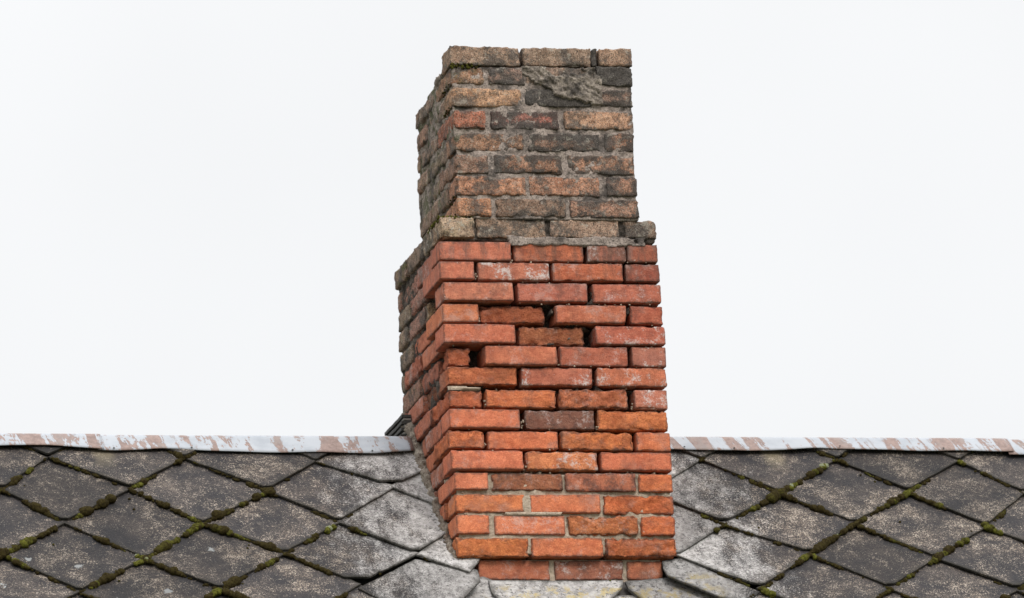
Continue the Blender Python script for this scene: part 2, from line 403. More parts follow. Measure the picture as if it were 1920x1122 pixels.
def deck():
    h = -0.05
    f0, f1 = rp(0, -4.2, h), rp(0, S_RIDGE, h)
    dy = f1[1] - f0[1]
    V = []
    for x in (-7.0, 7.5):
        V += [(x, f0[1], f0[2]), (x, f1[1], f1[2]), (x, f1[1] + dy, f0[2]), (x, f1[1] + dy, f0[2] - 0.12), (x, f1[1], f1[2] - 0.12), (x, f0[1], f0[2] - 0.12)]
    F = [[0, 1, 7, 6], [1, 2, 8, 7], [2, 3, 9, 8], [3, 4, 10, 9], [4, 5, 11, 10], [5, 0, 6, 11], [0, 5, 4, 1], [1, 4, 3, 2], [6, 7, 10, 11], [7, 8, 9, 10]]
    me = bpy.data.meshes.new('roof'); me.from_pydata(V, [], F); me.update()
    o = link('roof', me, M_DECK); o['kind'] = 'structure'
    y0, y1, z = f0[1] + 0.35, f1[1] + dy - 0.35, f0[2] + 0.1
    V = [(x, y, zz) for zz in (0, z) for (x, y) in ((-6.6, y0), (7.1, y0), (7.1, y1), (-6.6, y1))]
    F = [[0, 1, 5, 4], [1, 2, 6, 5], [2, 3, 7, 6], [3, 0, 4, 7]]
    me = bpy.data.meshes.new('house_wall'); me.from_pydata(V, [], F); me.update()
    w = link('house_wall', me, mat_plain('render_wall', (0.42, 0.38, 0.32), (0.30, 0.27, 0.23), 1.5)); w['kind'] = 'structure'
    # triangular gables
    for x in (-6.6, 7.1):
        yr = (y0 + y1) / 2
        me = bpy.data.meshes.new('house_gable'); me.from_pydata([(x, y0, z), (x, y1, z), (x, yr, z + (yr - y0) * math.tan(TH) - 0.1)], [], [[0, 1, 2]])
        me.materials.append(w.data.materials[0]); link('house_gable', me)['kind'] = 'structure'
    return o
roof = deck()

# ------------------------------------------------------------------ measured layout (metres)
FRONT={'G': [(-0.003, 0.1186, 1.1132, 1.1823), (0.1279, 0.3722, 1.1158, 1.1822), (0.3872, 0.6331, 1.1194, 1.1821), (0.6482, 0.7642, 1.1221, 1.1821)],
 'R1': [(-0.0091, 0.2436, 1.0316, 1.0996), (0.2547, 0.5014, 1.0323, 1.1006), (0.5164, 0.6546, 1.0329, 1.1013), (0.6564, 0.7647, 1.0333, 1.1018)],
 'R2': [(-0.0014, 0.1106, 0.9637, 1.0278), (0.1255, 0.3768, 0.9641, 1.0283), (0.388, 0.6372, 0.9646, 1.029), (0.6465, 0.768, 0.965, 1.0296)],
 'R3': [(-0.0052, 0.2432, 0.8886, 0.9547), (0.26, 0.5063, 0.8889, 0.9559), (0.525, 0.7691, 0.8891, 0.957)],
 'R4': [(0.0022, 0.1196, 0.8136, 0.8792), (0.1269, 0.3553, 0.8136, 0.8794), (0.3889, 0.6395, 0.8136, 0.8796), (0.6545, 0.77, 0.8136, 0.8798)],
 'R5': [(-0.0035, 0.2407, 0.7389, 0.8061), (0.2593, 0.49, 0.7393, 0.8061), (0.5257, 0.7731, 0.7398, 0.8061)],
 'R6': [(0.0168, 0.093, 0.6624, 0.7299), (0.1302, 0.3844, 0.663, 0.7317), (0.3974, 0.6363, 0.6638, 0.734), (0.6514, 0.7723, 0.6644, 0.7357)],
 'R7': [(0.0002, 0.2459, 0.5948, 0.6604), (0.2588, 0.5098, 0.5941, 0.6606), (0.5228, 0.7697, 0.5934, 0.6608)],
 'R8': [(0.0018, 0.1206, 0.5168, 0.5805), (0.1298, 0.3759, 0.5161, 0.5814), (0.3852, 0.6292, 0.5152, 0.5825), (0.6517, 0.7686, 0.5145, 0.5835)],
 'R9': [(0.0018, 0.2432, 0.4438, 0.5113), (0.2636, 0.5066, 0.4419, 0.511), (0.5177, 0.7641, 0.4402, 0.5107)],
 'R10': [(-0.0, 0.1185, 0.3736, 0.4369), (0.1295, 0.3752, 0.3716, 0.4361), (0.3844, 0.6372, 0.369, 0.4349), (0.6503, 0.7688, 0.367, 0.434)],
 'R11': [(0.0018, 0.2483, 0.2985, 0.3665), (0.2594, 0.5094, 0.2988, 0.3657), (0.5205, 0.7702, 0.2991, 0.3649)],
 'R12': [(0.0054, 0.1219, 0.2314, 0.2892), (0.133, 0.3819, 0.2296, 0.2894), (0.393, 0.6398, 0.2271, 0.2897), (0.6491, 0.7694, 0.2253, 0.2898)],
 'R13': [(0.0052, 0.2457, 0.1534, 0.2167), (0.2642, 0.5099, 0.1506, 0.2154), (0.521, 0.7684, 0.1479, 0.2141)],
 'R14': [(0.0051, 0.1195, 0.0787, 0.1434), (0.1379, 0.3827, 0.0769, 0.1427), (0.3938, 0.6401, 0.0746, 0.1419), (0.6475, 0.7675, 0.0729, 0.1412)],
 'R15': [(0.0011, 0.2522, 0.0, 0.0662), (0.2614, 0.5104, -0.0007, 0.0657), (0.5216, 0.7684, -0.0014, 0.0652)],
 'N': [(0.0799, 0.3279, -0.0738, -0.0047), (0.3445, 0.5848, -0.0742, -0.0063), (0.5978, 0.7233, -0.0744, -0.0075)],
 'U1': [(0.0634, 0.3129, 1.7269, 1.7947), (0.3241, 0.5639, 1.7308, 1.7958), (0.5657, 0.5886, 1.7329, 1.7964), (0.5943, 0.711, 1.7341, 1.7967)],
 'U2': [(0.0654, 0.1786, 1.66, 1.7186), (0.1974, 0.3223, 1.6603, 1.7216), (0.3279, 0.5751, 1.6608, 1.7256), (0.5807, 0.7068, 1.6613, 1.7297)],
 'U3': [(0.0632, 0.3085, 1.58, 1.6437), (0.3198, 0.5648, 1.585, 1.6458), (0.5876, 0.7059, 1.5889, 1.6475)],
 'U4': [(0.0648, 0.1796, 1.4999, 1.5614), (0.1983, 0.4366, 1.5017, 1.5646), (0.4574, 0.703, 1.5042, 1.5689)],
 'U5': [(0.0625, 0.3092, 1.4207, 1.4837), (0.3242, 0.5801, 1.4238, 1.487), (0.5972, 0.702, 1.426, 1.4894)],
 'U6': [(0.0622, 0.1786, 1.3399, 1.4032), (0.1974, 0.439, 1.3413, 1.4066), (0.4616, 0.701, 1.3433, 1.4112)],
 'U7': [(0.0619, 0.31, 1.2628, 1.3278), (0.3194, 0.569, 1.2653, 1.3313), (0.5955, 0.702, 1.2673, 1.334)],
 'U8': [(0.0618, 0.1817, 1.188, 1.2488), (0.1985, 0.4434, 1.1885, 1.2501), (0.4583, 0.7029, 1.1892, 1.2518)]}
NODES= {(0, 0): (-1.3003, 0.6634), (1, 0): (-0.8302, 0.6584), (2, 0): (-0.3755, 0.6415), (5, 0): (1.0061, 0.6642), (6, 0): (1.4994, 0.6675), (7, 0): (1.9463, 0.6603), (0.5, 1): (-1.0445, 0.4666), (-0.5, 1): (-1.4832, 0.4582), (1.5, 1): (-0.5731, 0.4523), (2.5, 1): (-0.1316, 0.4805), (5.5, 1): (1.2338, 0.4466), (6.5, 1): (1.7046, 0.4586), (7.5, 1): (2.1299, 0.4503), (0, 2): (-1.2965, 0.2596), (1, 2): (-0.8301, 0.2573), (2, 2): (-0.3607, 0.2613), (5, 2): (0.9895, 0.254), (6, 2): (1.4586, 0.2614), (7, 2): (1.9336, 0.2423), (0.5, 3): (-1.0576, 0.0446), (-0.5, 3): (-1.5321, 0.0701), (1.5, 3): (-0.5754, 0.079), (2.5, 3): (-0.1305, 0.0724), (5.5, 3): (1.25, 0.0749), (6.5, 3): (1.6943, 0.0487), (0, 4): (-1.304, -0.1475), (2, 4): (-0.3615, -0.1101), (5, 4): (1.023, -0.1394), (6, 4): (1.4837, -0.1376)}
CUT= {'A1': [(-0.1307, 0.067), (-0.0133, 0.1984), (0.0628, 0.2082), (0.0989, 0.0637), (0.0666, 0.0128), (0.0326, -0.0378)],
 'A2': [(-0.1344, 0.0575), (0.0659, -0.0094), (0.0636, -0.0757), (-0.0761, -0.2657), (-0.1694, -0.3269), (-0.3646, -0.1217)],
 'A6': [(0.7189, 0.0474), (0.7876, 0.0602), (1.0188, -0.151), (0.9582, -0.2076), (0.8711, -0.1821), (0.7793, -0.0964), (0.7194, -0.0486), (0.7136, -0.0007)]}
APRON= {'A3': [(0.0935, 0.0152), (0.1789, -0.0641), (0.0914, -0.3133), (-0.0538, -0.3124), (-0.0294, -0.0949)],
 'A4': [(0.1043, -0.0323), (0.571, -0.0334), (0.5567, -0.0809), (0.5151, -0.1345), (0.3468, -0.3147), (0.2007, -0.3139), (0.1229, -0.1581), (0.1014, -0.1016)],
 'A5': [(0.5784, -0.0334), (0.7104, -0.0114), (0.8063, -0.002), (0.8872, -0.1358), (0.9814, -0.2872), (0.7369, -0.379), (0.6414, -0.1916), (0.579, -0.081)]}
CUSH= [(-0.9977, 0.4718, 11), (-0.9538, 0.521, 8), (-1.034, 0.4488, 9), (-1.2312, 0.2996, 10), (-0.8526, 0.2044, 12), (-0.8679, 0.246, 9), (-0.9213, 0.1344, 9), (-0.9542, 0.0964, 9), (-1.021, 0.0712, 8), (-1.0606, 0.0461, 11), (-1.0893, 0.0335, 8), (-1.239, -0.1156, 11), (-1.2054, -0.0909, 9), (-0.85, -0.1569, 12), (-0.683, 0.3755, 9), (-0.7286, 0.3203, 10), (-0.7612, 0.288, 8), (-0.7951, 0.2461, 10), (-1.4706, 0.1027, 12), (-1.43, 0.087, 9), (-1.3422, 0.2101, 10), (-1.4272, 0.2449, 8), (-1.356, 0.3089, 9), (-1.5322, 0.009, 10), (-1.4973, -0.0222, 9), (-1.2641, 0.6572, 8), (-1.3631, 0.4053, 6), (-0.5782, 0.4312, 8), (-0.4589, 0.1826, 10), (-0.4919, 0.1506, 9), (-0.4292, 0.2791, 8), (-0.3935, 0.2211, 10), (-0.3195, 0.2955, 7), (-0.6445, 0.0553, 9), (-0.6173, 0.0017, 9), (-0.7695, -0.1013, 8), (1.2945, 0.4827, 12), (1.2693, 0.4591, 9), (1.2031, 0.4254, 11), (1.1811, 0.3987, 10), (1.1209, 0.3487, 11), (1.0879, 0.3155, 9), (1.4395, 0.6186, 10), (1.4055, 0.5844, 10), (1.0996, 0.5388, 7), (1.1478, 0.4988, 8), (1.1934, 0.4488, 9), (1.6164, 0.4003, 11), (1.6403, 0.4172, 8), (1.4968, 0.2769, 10), (1.237, 0.0479, 11), (1.2536, 0.0382, 8), (1.0469, -0.1471, 12), (1.0381, -0.1217, 9), (1.9503, 0.2348, 13), (1.9507, 0.2017, 11), (2.0082, 0.3014, 9), (2.0325, 0.3181, 9), (1.8313, 0.1423, 12), (1.8017, 0.1194, 9), (1.7286, 0.0639, 11), (1.69, 0.0281, 11), (1.5967, -0.0686, 10), (1.5426, -0.107, 9), (1.6981, 0.451, 11), (1.5558, 0.1356, 8), (1.6239, 0.103, 8), (1.4514, 0.2504, 10), (1.462, 0.2175, 9), (0.8975, -0.0672, 7), (0.9632, -0.1215, 6), (0.9275, 0.2987, 7), (1.9505, 0.6561, 8), (1.7946, 0.5189, 8), (1.7303, 0.0704, 9), (1.4218, -0.1546, 8), (1.9544, -0.1241, 9), (1.3821, 0.1682, 7), (1.287, 0.0802, 6)]


# ------------------------------------------------------------------ the slates
def slab(name, poly, hfun, thick, seed, mat, parent, rings=7, step=0.016, rag=0.0022, to3=rp):
    """a thin plate: convex outline poly in roof coordinates, top surface at hfun(x, s), ragged rim"""
    P = np.array(poly, float)
    if np.sum(P[:, 0] * np.roll(P[:, 1], -1) - P[:, 1] * np.roll(P[:, 0], -1)) < 0: P = P[::-1]
    B, corner = [], []
    n = len(P)
    for i in range(n):
        a, b = P[i], P[(i + 1) % n]
        k = max(1, int(np.linalg.norm(b - a) / step))
        for j in range(k): B.append(a + (b - a) * j / k)
    B = np.array(B); c = P.mean(0); nb = len(B)
    N3 = np.c_[B, np.full(nb, seed * 3.7)]
    dirs = (c - B) / np.linalg.norm(c - B, axis=1)[:, None]
    jit = (fbm(N3, 45, seed, 3) - 0.5) * 2 * rag + np.maximum(0, vnoise(N3, 22, seed + 5) - 0.76) * 0.03 * (rag > 0)
    B = B + dirs * jit[:, None]
    fr = [1.0, 0.985, 0.95] + list(np.linspace(0.85, 0.15, rings))
    V, E = [], []
    for f in fr:
        Q = c + (B - c) * f
        V.append(Q); E.append((1 - f) * np.linalg.norm(B - c, axis=1) * 0.75)
    V2 = np.concatenate(V + [c[None]]); ed = np.concatenate(E + [np.array([0.2])])
    h = np.array([hfun(x, s) for x, s in V2])
    h += (fbm(np.c_[V2, np.full(len(V2), seed)], 9, seed, 2) - 0.5) * 0.006 + (fbm(np.c_[V2, np.full(len(V2), seed)], 60, seed, 2) - 0.5) * 0.0016
    h[:nb] -= 0.0010
    top = np.array([to3(x, s, hh) for (x, s), hh in zip(V2, h)])
    bot = np.array([to3(x, s, hh - thick) for (x, s), hh in zip(V2[:nb], h[:nb])])
    A = np.concatenate([top, bot, [np.array(to3(c[0], c[1], hfun(*c) - thick))]])
    F = []
    L = len(fr); nt = len(top)
    for r in range(L - 1):
        for i in range(nb):
            j = (i + 1) % nb
            F.append([r * nb + i, r * nb + j, (r + 1) * nb + j, (r + 1) * nb + i])
    for i in range(nb):
        j = (i + 1) % nb
        F.append([(L - 1) * nb + i, (L - 1) * nb + j, nt - 1])
        F.append([nt + i, nt + j, j, i]); F.append([nt + j, nt + i, nt + nb])
    org = A[:nb].mean(0)
    me = bpy.data.meshes.new(name); me.from_pydata((A - org).tolist(), [], F)
    me.polygons.foreach_set('use_smooth', [True] * len(me.polygons))
    at = me.attributes.new('edge', 'FLOAT', 'POINT')
    at.data.foreach_set('value', np.concatenate([ed, np.zeros(nb + 1)]).astype(np.float32))
    me.update(); me.set_sharp_from_angle(angle=math.radians(38))
    return link(name, me, mat, parent, tuple(org))

A_, B_ = 0.4596, 0.198
rngs = random.Random(5)
NODE = {}
for j in range(-2, 11):
    for k in range(-4, 12):
        i = k + (0.5 if j % 2 else 0.0)
        key = (i, j) if j % 2 else (int(i), j)
        if key in NODES: NODE[key] = NODES[key]
        else:
            # carry the drift of measured neighbours in the same row
            near = sorted(((abs(q[0] - i) + 0.7 * abs(q[1] - j), q) for q in NODES))[:3]
            wx = sum(1 / (d + .3) for d, q in near)
            dx = sum((NODES[q][0] - (-1.28482 + q[0] * A_)) / (d + .3) for d, q in near) / wx
            ds = sum((NODES[q][1] - (0.657 - q[1] * B_)) / (d + .3) for d, q in near) / wx
            NODE[key] = (-1.28482 + i * A_ + dx, 0.657 - j * B_ + ds)
def nk(i, j): return (i, j) if j % 2 else (int(i), j)
SKIP = {(3.5, 3), (4.5, 3), (2.5, 3), (3, 2), (4, 2), (4, 4), (3, 4), (3.5, 1), (4, 0), (3.5, 5), (4.5, 5)}
def hf_for(sT, sB, lift):
    return lambda x, s: 0.001 + lift * (sT - s) / max(0.05, sT - sB)
for j in range(-2, 9):
    for k in range(-4, 11):
        i = k + (0.5 if j % 2 else 0.0)
        if nk(i, j) in SKIP: continue
        T, L, R, Bm = NODE[nk(i, j)], NODE.get(nk(i - .5, j + 1)), NODE.get(nk(i + .5, j + 1)), NODE.get(nk(i, j + 2))
        if not (L and R and Bm): continue
        T, L, R, Bm = map(np.array, (T, L, R, Bm))
        clip = 0.012 + 0.012 * rngs.random()
        if (i, j) in ((2, 2),): clip = 0.055
        if (i, j) in ((2.5, -1),): clip = 0.05
        u1 = (Bm - L) / np.linalg.norm(Bm - L); u2 = (Bm - R) / np.linalg.norm(Bm - R)
        gap = 0.004
        poly = [T + (0, 0.035), L + (-0.012, 0.012), L + (gap, -0.001), Bm - u1 * clip + (0, gap), Bm - u2 * clip + (0, gap), R + (-gap, -0.001), R + (0.012, 0.012)]
        # the top course is cut off under the ridge
        cut = S_RIDGE - 0.02
        poly = [np.array((p[0], min(p[1], cut))) for p in poly]
        if T[1] > cut:
            out = []
            for (xx, ss) in (T, L, R): pass
            def atc(P, Q): f = (cut - P[1]) / (Q[1] - P[1]); return P + (Q - P) * f
            if L[1] < cut: poly = [atc(L, T), L, Bm - u1 * clip + (0, gap), Bm - u2 * clip + (0, gap), R, atc(R, T)]
            else: poly = [atc(Bm, L), Bm + (-.005, gap), Bm + (.005, gap), atc(Bm, R)]
        lift = 0.021 + 0.006 * rngs.random()
        slab('slate', poly, hf_for(T[1], Bm[1], lift), 0.007, int((i + 5) * 7 + j * 131 + 300), M_SLATE, roof)
slab('slate', CUT['A1'], lambda x, s: 0.012 + (0.2 - s) * 0.03, 0.007, 901, M_SLATE, roof)
slab('slate', CUT['A2'], lambda x, s: 0.004 + (0.06 - s) * 0.045, 0.007, 902, M_SLATE, roof)
slab('slate', CUT['A6'], lambda x, s: 0.006 + (0.06 - s) * 0.03, 0.006, 903, M_SLATE, roof)
slab('slate', APRON['A3'], lambda x, s: -0.034 + (0.0 - s) * 0.02, 0.007, 904, M_SLATE, roof)
slab('slate', APRON['A4'], lambda x, s: -0.022 + (0.0 - s) * 0.03, 0.010, 905, M_SLATE, roof)
slab('slate', APRON['A5'], lambda x, s: -0.025 + (0.0 - s) * 0.03, 0.010, 906, M_SLATE, roof)
slab('slate', [(0.45, -0.10), (0.72, -0.10), (0.72, -0.35), (0.45, -0.35)], lambda x, s: -0.036, 0.006, 907, M_SLATE, roof)

# ------------------------------------------------------------------ bricks
CH = thing('chimney', 'tall leaning brick chimney, red brick below and sooty narrower top, rising through the slate roof', 'chimney', (0.385, 0.35, OZ - 0.4))
CHL = Vector(CH.location)

def brick_mesh(dx, dy, dz, r, rough, seed, sx=0.009, sy=0.012, chip=1.0):
    hx, hy, hz = dx / 2, dy / 2, dz / 2
    nx, ny, nz = max(2, round(dx / sx)), max(2, round(dy / sy)), max(4, round(dz / sx))
    V, F, idx = [], [], {}
    def grid(L, n):
        e = min(0.0032, L / n * 0.5)
        return [-L / 2, -L / 2 + e] + [-L / 2 + L * k / n for k in range(1, n)] + [L / 2 - e, L / 2]
    GX, GY, GZ = grid(dx, nx), grid(dy, ny), grid(dz, nz)
    nx, ny, nz = len(GX) - 1, len(GY) - 1, len(GZ) - 1
    def vid(a, b, c):
        k = (a, b, c)
        if k not in idx: idx[k] = len(V); V.append((GX[a], GY[b], GZ[c]))
        return idx[k]
    for a in range(nx):
        for c in range(nz):
            F.append([vid(a, 0, c), vid(a + 1, 0, c), vid(a + 1, 0, c + 1), vid(a, 0, c + 1)])
            F.append([vid(a, ny, c + 1), vid(a + 1, ny, c + 1), vid(a + 1, ny, c), vid(a, ny, c)])
        for b in range(ny):
            F.append([vid(a, b + 1, 0), vid(a + 1, b + 1, 0), vid(a + 1, b, 0), vid(a, b, 0)])
            F.append([vid(a, b, nz), vid(a + 1, b, nz), vid(a + 1, b + 1, nz), vid(a, b + 1, nz)])
    for b in range(ny):
        for c in range(nz):
            F.append([vid(0, b, c + 1), vid(0, b + 1, c + 1), vid(0, b + 1, c), vid(0, b, c)])
            F.append([vid(nx, b, c), vid(nx, b + 1, c), vid(nx, b + 1, c + 1), vid(nx, b, c + 1)])
    P = np.array(V); H = np.array((hx, hy, hz))
    off = np.array((seed * 1.37, seed * 0.73, seed * 2.11))
    Q = P + off
    dist = np.sort(H - np.abs(P), axis=1)
    edge = dist[:, 1]
    rr = r * (0.45 + 1.3 * fbm(Q, 18, seed, 2)) * (0.7 + 0.8 * vnoise(Q, 70, seed + 3))
    rr = np.minimum(rr, min(hx, hy, hz) * 0.8)[:, None]
    inner = np.clip(P, -(H - rr), H - rr)
    d = P - inner; ln = np.linalg.norm(d, axis=1)[:, None]; nrm = d / np.maximum(ln, 1e-9)
    W = inner + nrm * rr
    a = 0.0012 + 0.005 * rough
    disp = (fbm(Q, 30, seed + 9, 3) - 0.5) * 2 * a
    if rough > 0.05:
        # broken faces: stepped conchoidal facets
        q = fbm(Q * np.array((1.0, 1.0, 1.6)) + (fbm(Q, 20, seed + 1, 2)[:, None] - 0.5) * 0.05, 17, seed + 4, 2) * 5
        disp -= rough * 0.0085 * (q - np.floor(q) - .35)
    ch = np.maximum(0, vnoise(Q, 33, seed + 21) - 0.66) * np.clip(1 - edge / 0.02, 0, 1) * 0.030 * chip
    W = W + nrm * (disp - ch)[:, None]
    me = bpy.data.meshes.new('brick'); me.from_pydata(W.tolist(), [], F)
    me.polygons.foreach_set('use_smooth', [True] * len(me.polygons))
    at = me.attributes.new('edge', 'FLOAT', 'POINT'); at.data.foreach_set('value', edge.astype(np.float32))
    me.update()
    return me

rb = random.Random(11)
NB = [0]
def brick(x0, x1, y0, y1, z0, z1, col, old=False, rough=0.0, bloom=0.0, dirt=0.0, soot=0.3, algae=0.0, rot=(0, 0, 0), r=None, label=None, fine=True, chip=1.0):
    NB[0] += 1
    r = (0.010 if old else 0.0032) if r is None else r
    me = brick_mesh(x1 - x0, y1 - y0, z1 - z0, r, rough, NB[0] + 50, *((0.009, 0.012) if fine else (0.02, 0.02)), chip=chip)
    o = link('brick', me, M_OLD if old else M_RED, CH, Vector(((x0 + x1) / 2, (y0 + y1) / 2, (z0 + z1) / 2 + OZ)) - CHL)
    j = 0.35
    o.rotation_euler = tuple(math.radians(a + rb.uniform(-j, j)) for a in rot)
    if old:
        g_ = sum(col) / 3; col = tuple(c_ + (g_ - c_) * 0.42 for c_ in col); col = (col[0] + 22, col[1] + 13, col[2] + 12)
    if not old:
        hi = min(1.0, max(0.0, (z0 - 0.35) / 0.5))
        col = (min(234, col[0] + 14 - 13 * hi), col[1] + 33 - 9 * hi, col[2] + 27 - 3 * hi); dirt = min(1, dirt + .18)
    o.color = lin(col) + (1.0,)
    o['rough'] = float(rough); o['bloom'] = float(bloom); o['dirt'] = float(dirt); o['soot'] = float(soot); o['algae'] = float(algae)
    if label: o['label'] = label
    return o

# colour as seen, then rough / bloom / dirt (red bricks) or soot / pale crust (old bricks)
LOOK = {
 'R1': [((203, 99, 74), .05, 0, .1), ((197, 92, 62), .3, 0, .25), ((180, 95, 76), .4, .6, .15), ((164, 76, 56), .2, 0, .3)],
 'R2': [((210, 104, 78), 0, 0, .1), ((198, 100, 76), .15, .9, .1), ((200, 92, 62), .25, .2, .15), ((166, 72, 54), .2, .15, .25)],
 'R3': [((206, 108, 82), .1, .3, .3), ((192, 92, 72), .15, .1, .3), ((194, 92, 70), .1, .4, .2)],
 'R4': [((214, 107, 70), .1, .1, .1), ((190, 86, 54), .9, 0, .1), ((202, 98, 70), .2, .1, .1), ((184, 82, 60), .2, 0, .2)],
 'R5': [((205, 98, 72), .02, .1, .1), ((186, 92, 60), 1.0, .1, .2), ((192, 88, 68), .1, .7, .15)],
 'R6': [((202, 90, 58), .8, 0, 0), ((196, 94, 68), .1, .15, .1), ((182, 84, 64), .1, .25, .15), ((182, 94, 78), .1, 1.0, .1)],
 'R7': [((208, 100, 64), .6, 0, .1), ((188, 90, 70), .15, .9, .2), ((198, 95, 68), .3, .8, .1)],
 'R8': [((202, 90, 58), .8, 0, .1), ((212, 100, 62), .4, 0, .1), ((204, 98, 66), .9, .2, .2), ((198, 104, 86), .2, .9, .05)],
 'R9': [((208, 98, 70), .05, .1, .05), ((132, 68, 58), .3, .4, .4), ((214, 104, 62), .6, 0, .1)],
 'R10': [((210, 98, 62), .6, 0, .3), ((212, 98, 66), .15, 0, .05), ((216, 104, 60), .7, 0, .15), ((213, 100, 66), .15, 0, .05)],
 'R11': [((213, 101, 74), .05, .15, .05), ((214, 110, 72), .4, .7, .1), ((202, 92, 66), .1, 0, .1)],
 'R12': [((213, 104, 76), .05, 0, 0), ((160, 80, 58), .5, .15, .4), ((172, 82, 62), .25, .2, .6), ((208, 96, 60), .35, 0, .1)],
 'R13': [((216, 106, 66), .3, .05, .05), ((210, 100, 68), .1, .05, .05), ((208, 92, 54), .8, 0, .1)],
 'R14': [((217, 107, 74), .1, .05, .05), ((210, 104, 76), .05, .3, .05), ((210, 106, 66), 1.0, .2, .1), ((212, 94, 56), .5, 0, .1)],
 'R15': [((207, 99, 56), .6, 0, .1), ((206, 98, 66), .3, .1, .05), ((210, 97, 58), .9, .1, .15)],
 'N': [((182, 88, 66), .15, .2, .15), ((156, 78, 64), .2, .6, .5), ((178, 85, 62), .25, .15, .2)],
 'G': [((168, 150, 118), .2, .9, .25), ((150, 128, 102), .3, .5, .0), ((165, 138, 112), .25, .6, 0), ((125, 105, 84), .35, .3, 0)],
 'U1': [((152, 128, 100), .42, .5, 0), ((136, 118, 94), .36, .3, 0), ((80, 74, 66), .8, .1, 0), ((160, 130, 98), .3, .2, 0)],
 'U2': [((160, 118, 84), .45, .2, .35), ((140, 115, 100), .6, .5, 0), ((150, 130, 108), .4, .8, 0), ((70, 66, 62), .95, .1, 0)],
 'U3': [((196, 148, 100), .32, .2, .1), ((66, 60, 58), .95, .1, 0), ((125, 100, 84), .65, .3, 0)],
 'U4': [((178, 92, 60), .35, .1, 0), ((165, 85, 72), .72, .5, 0), ((188, 142, 102), .45, .2, 0)],
 'U5': [((158, 112, 76), .5, .15, 0), ((128, 98, 78), .72, .4, 0), ((160, 108, 76), .6, .3, 0)],
 'U6': [((142, 108, 86), .38, .3, 0), ((164, 112, 78), .62, .1, 0), ((176, 122, 86), .6, .1, 0)],
 'U7': [((188, 122, 80), .42, .1, 0), ((180, 120, 84), .32, .1, 0), ((160, 112, 82), .6, .2, 0)],
 'U8': [((192, 124, 76), .28, .1, .1), ((130, 106, 84), .4, .15, 0), ((160, 114, 86), .55, .2, 0)],
}
PROUD = {('R1', 0): .008, ('R2', 0): .010, ('R3', 0): .014, ('R4', 0): .008, ('R5', 0): .018, ('R6', 1): .016, ('R4', 1): -.012, ('R5', 1): -.016, ('R4', 2): .006,
         ('R7', 0): .002, ('R8', 0): -.004, ('R9', 0): .006, ('R9', 1): -.003, ('R11', 0): .010, ('R12', 0): .004, ('R12', 1): -.004, ('R5', 2): .006, ('R3', 1): .004,
         ('G', 0): .012, ('U2', 3): .006, ('U2', 0): -.003}
ORDER = ['N'] + ['R%d' % k for k in range(15, 0, -1)] + ['G'] + ['U%d' % k for k in range(8, 0, -1)]
DB, DU = 0.705, 0.555                        # depth of the red body and of the narrower top
def side_run(a, b):
    """brick lengths from a to b"""
    out, y = [], a
    while b - y > 0.30: out.append((y, y + 0.245)); y += 0.257
    if b - y > 0.05: out.append((y, b))
    return out
CZ = {}
LEFT = {'R2': .010, 'R3': -.004, 'R4': .010, 'R5': .006, 'R9': .004, 'R10': .008, 'R11': .006}      # corner bricks pushed out to the left
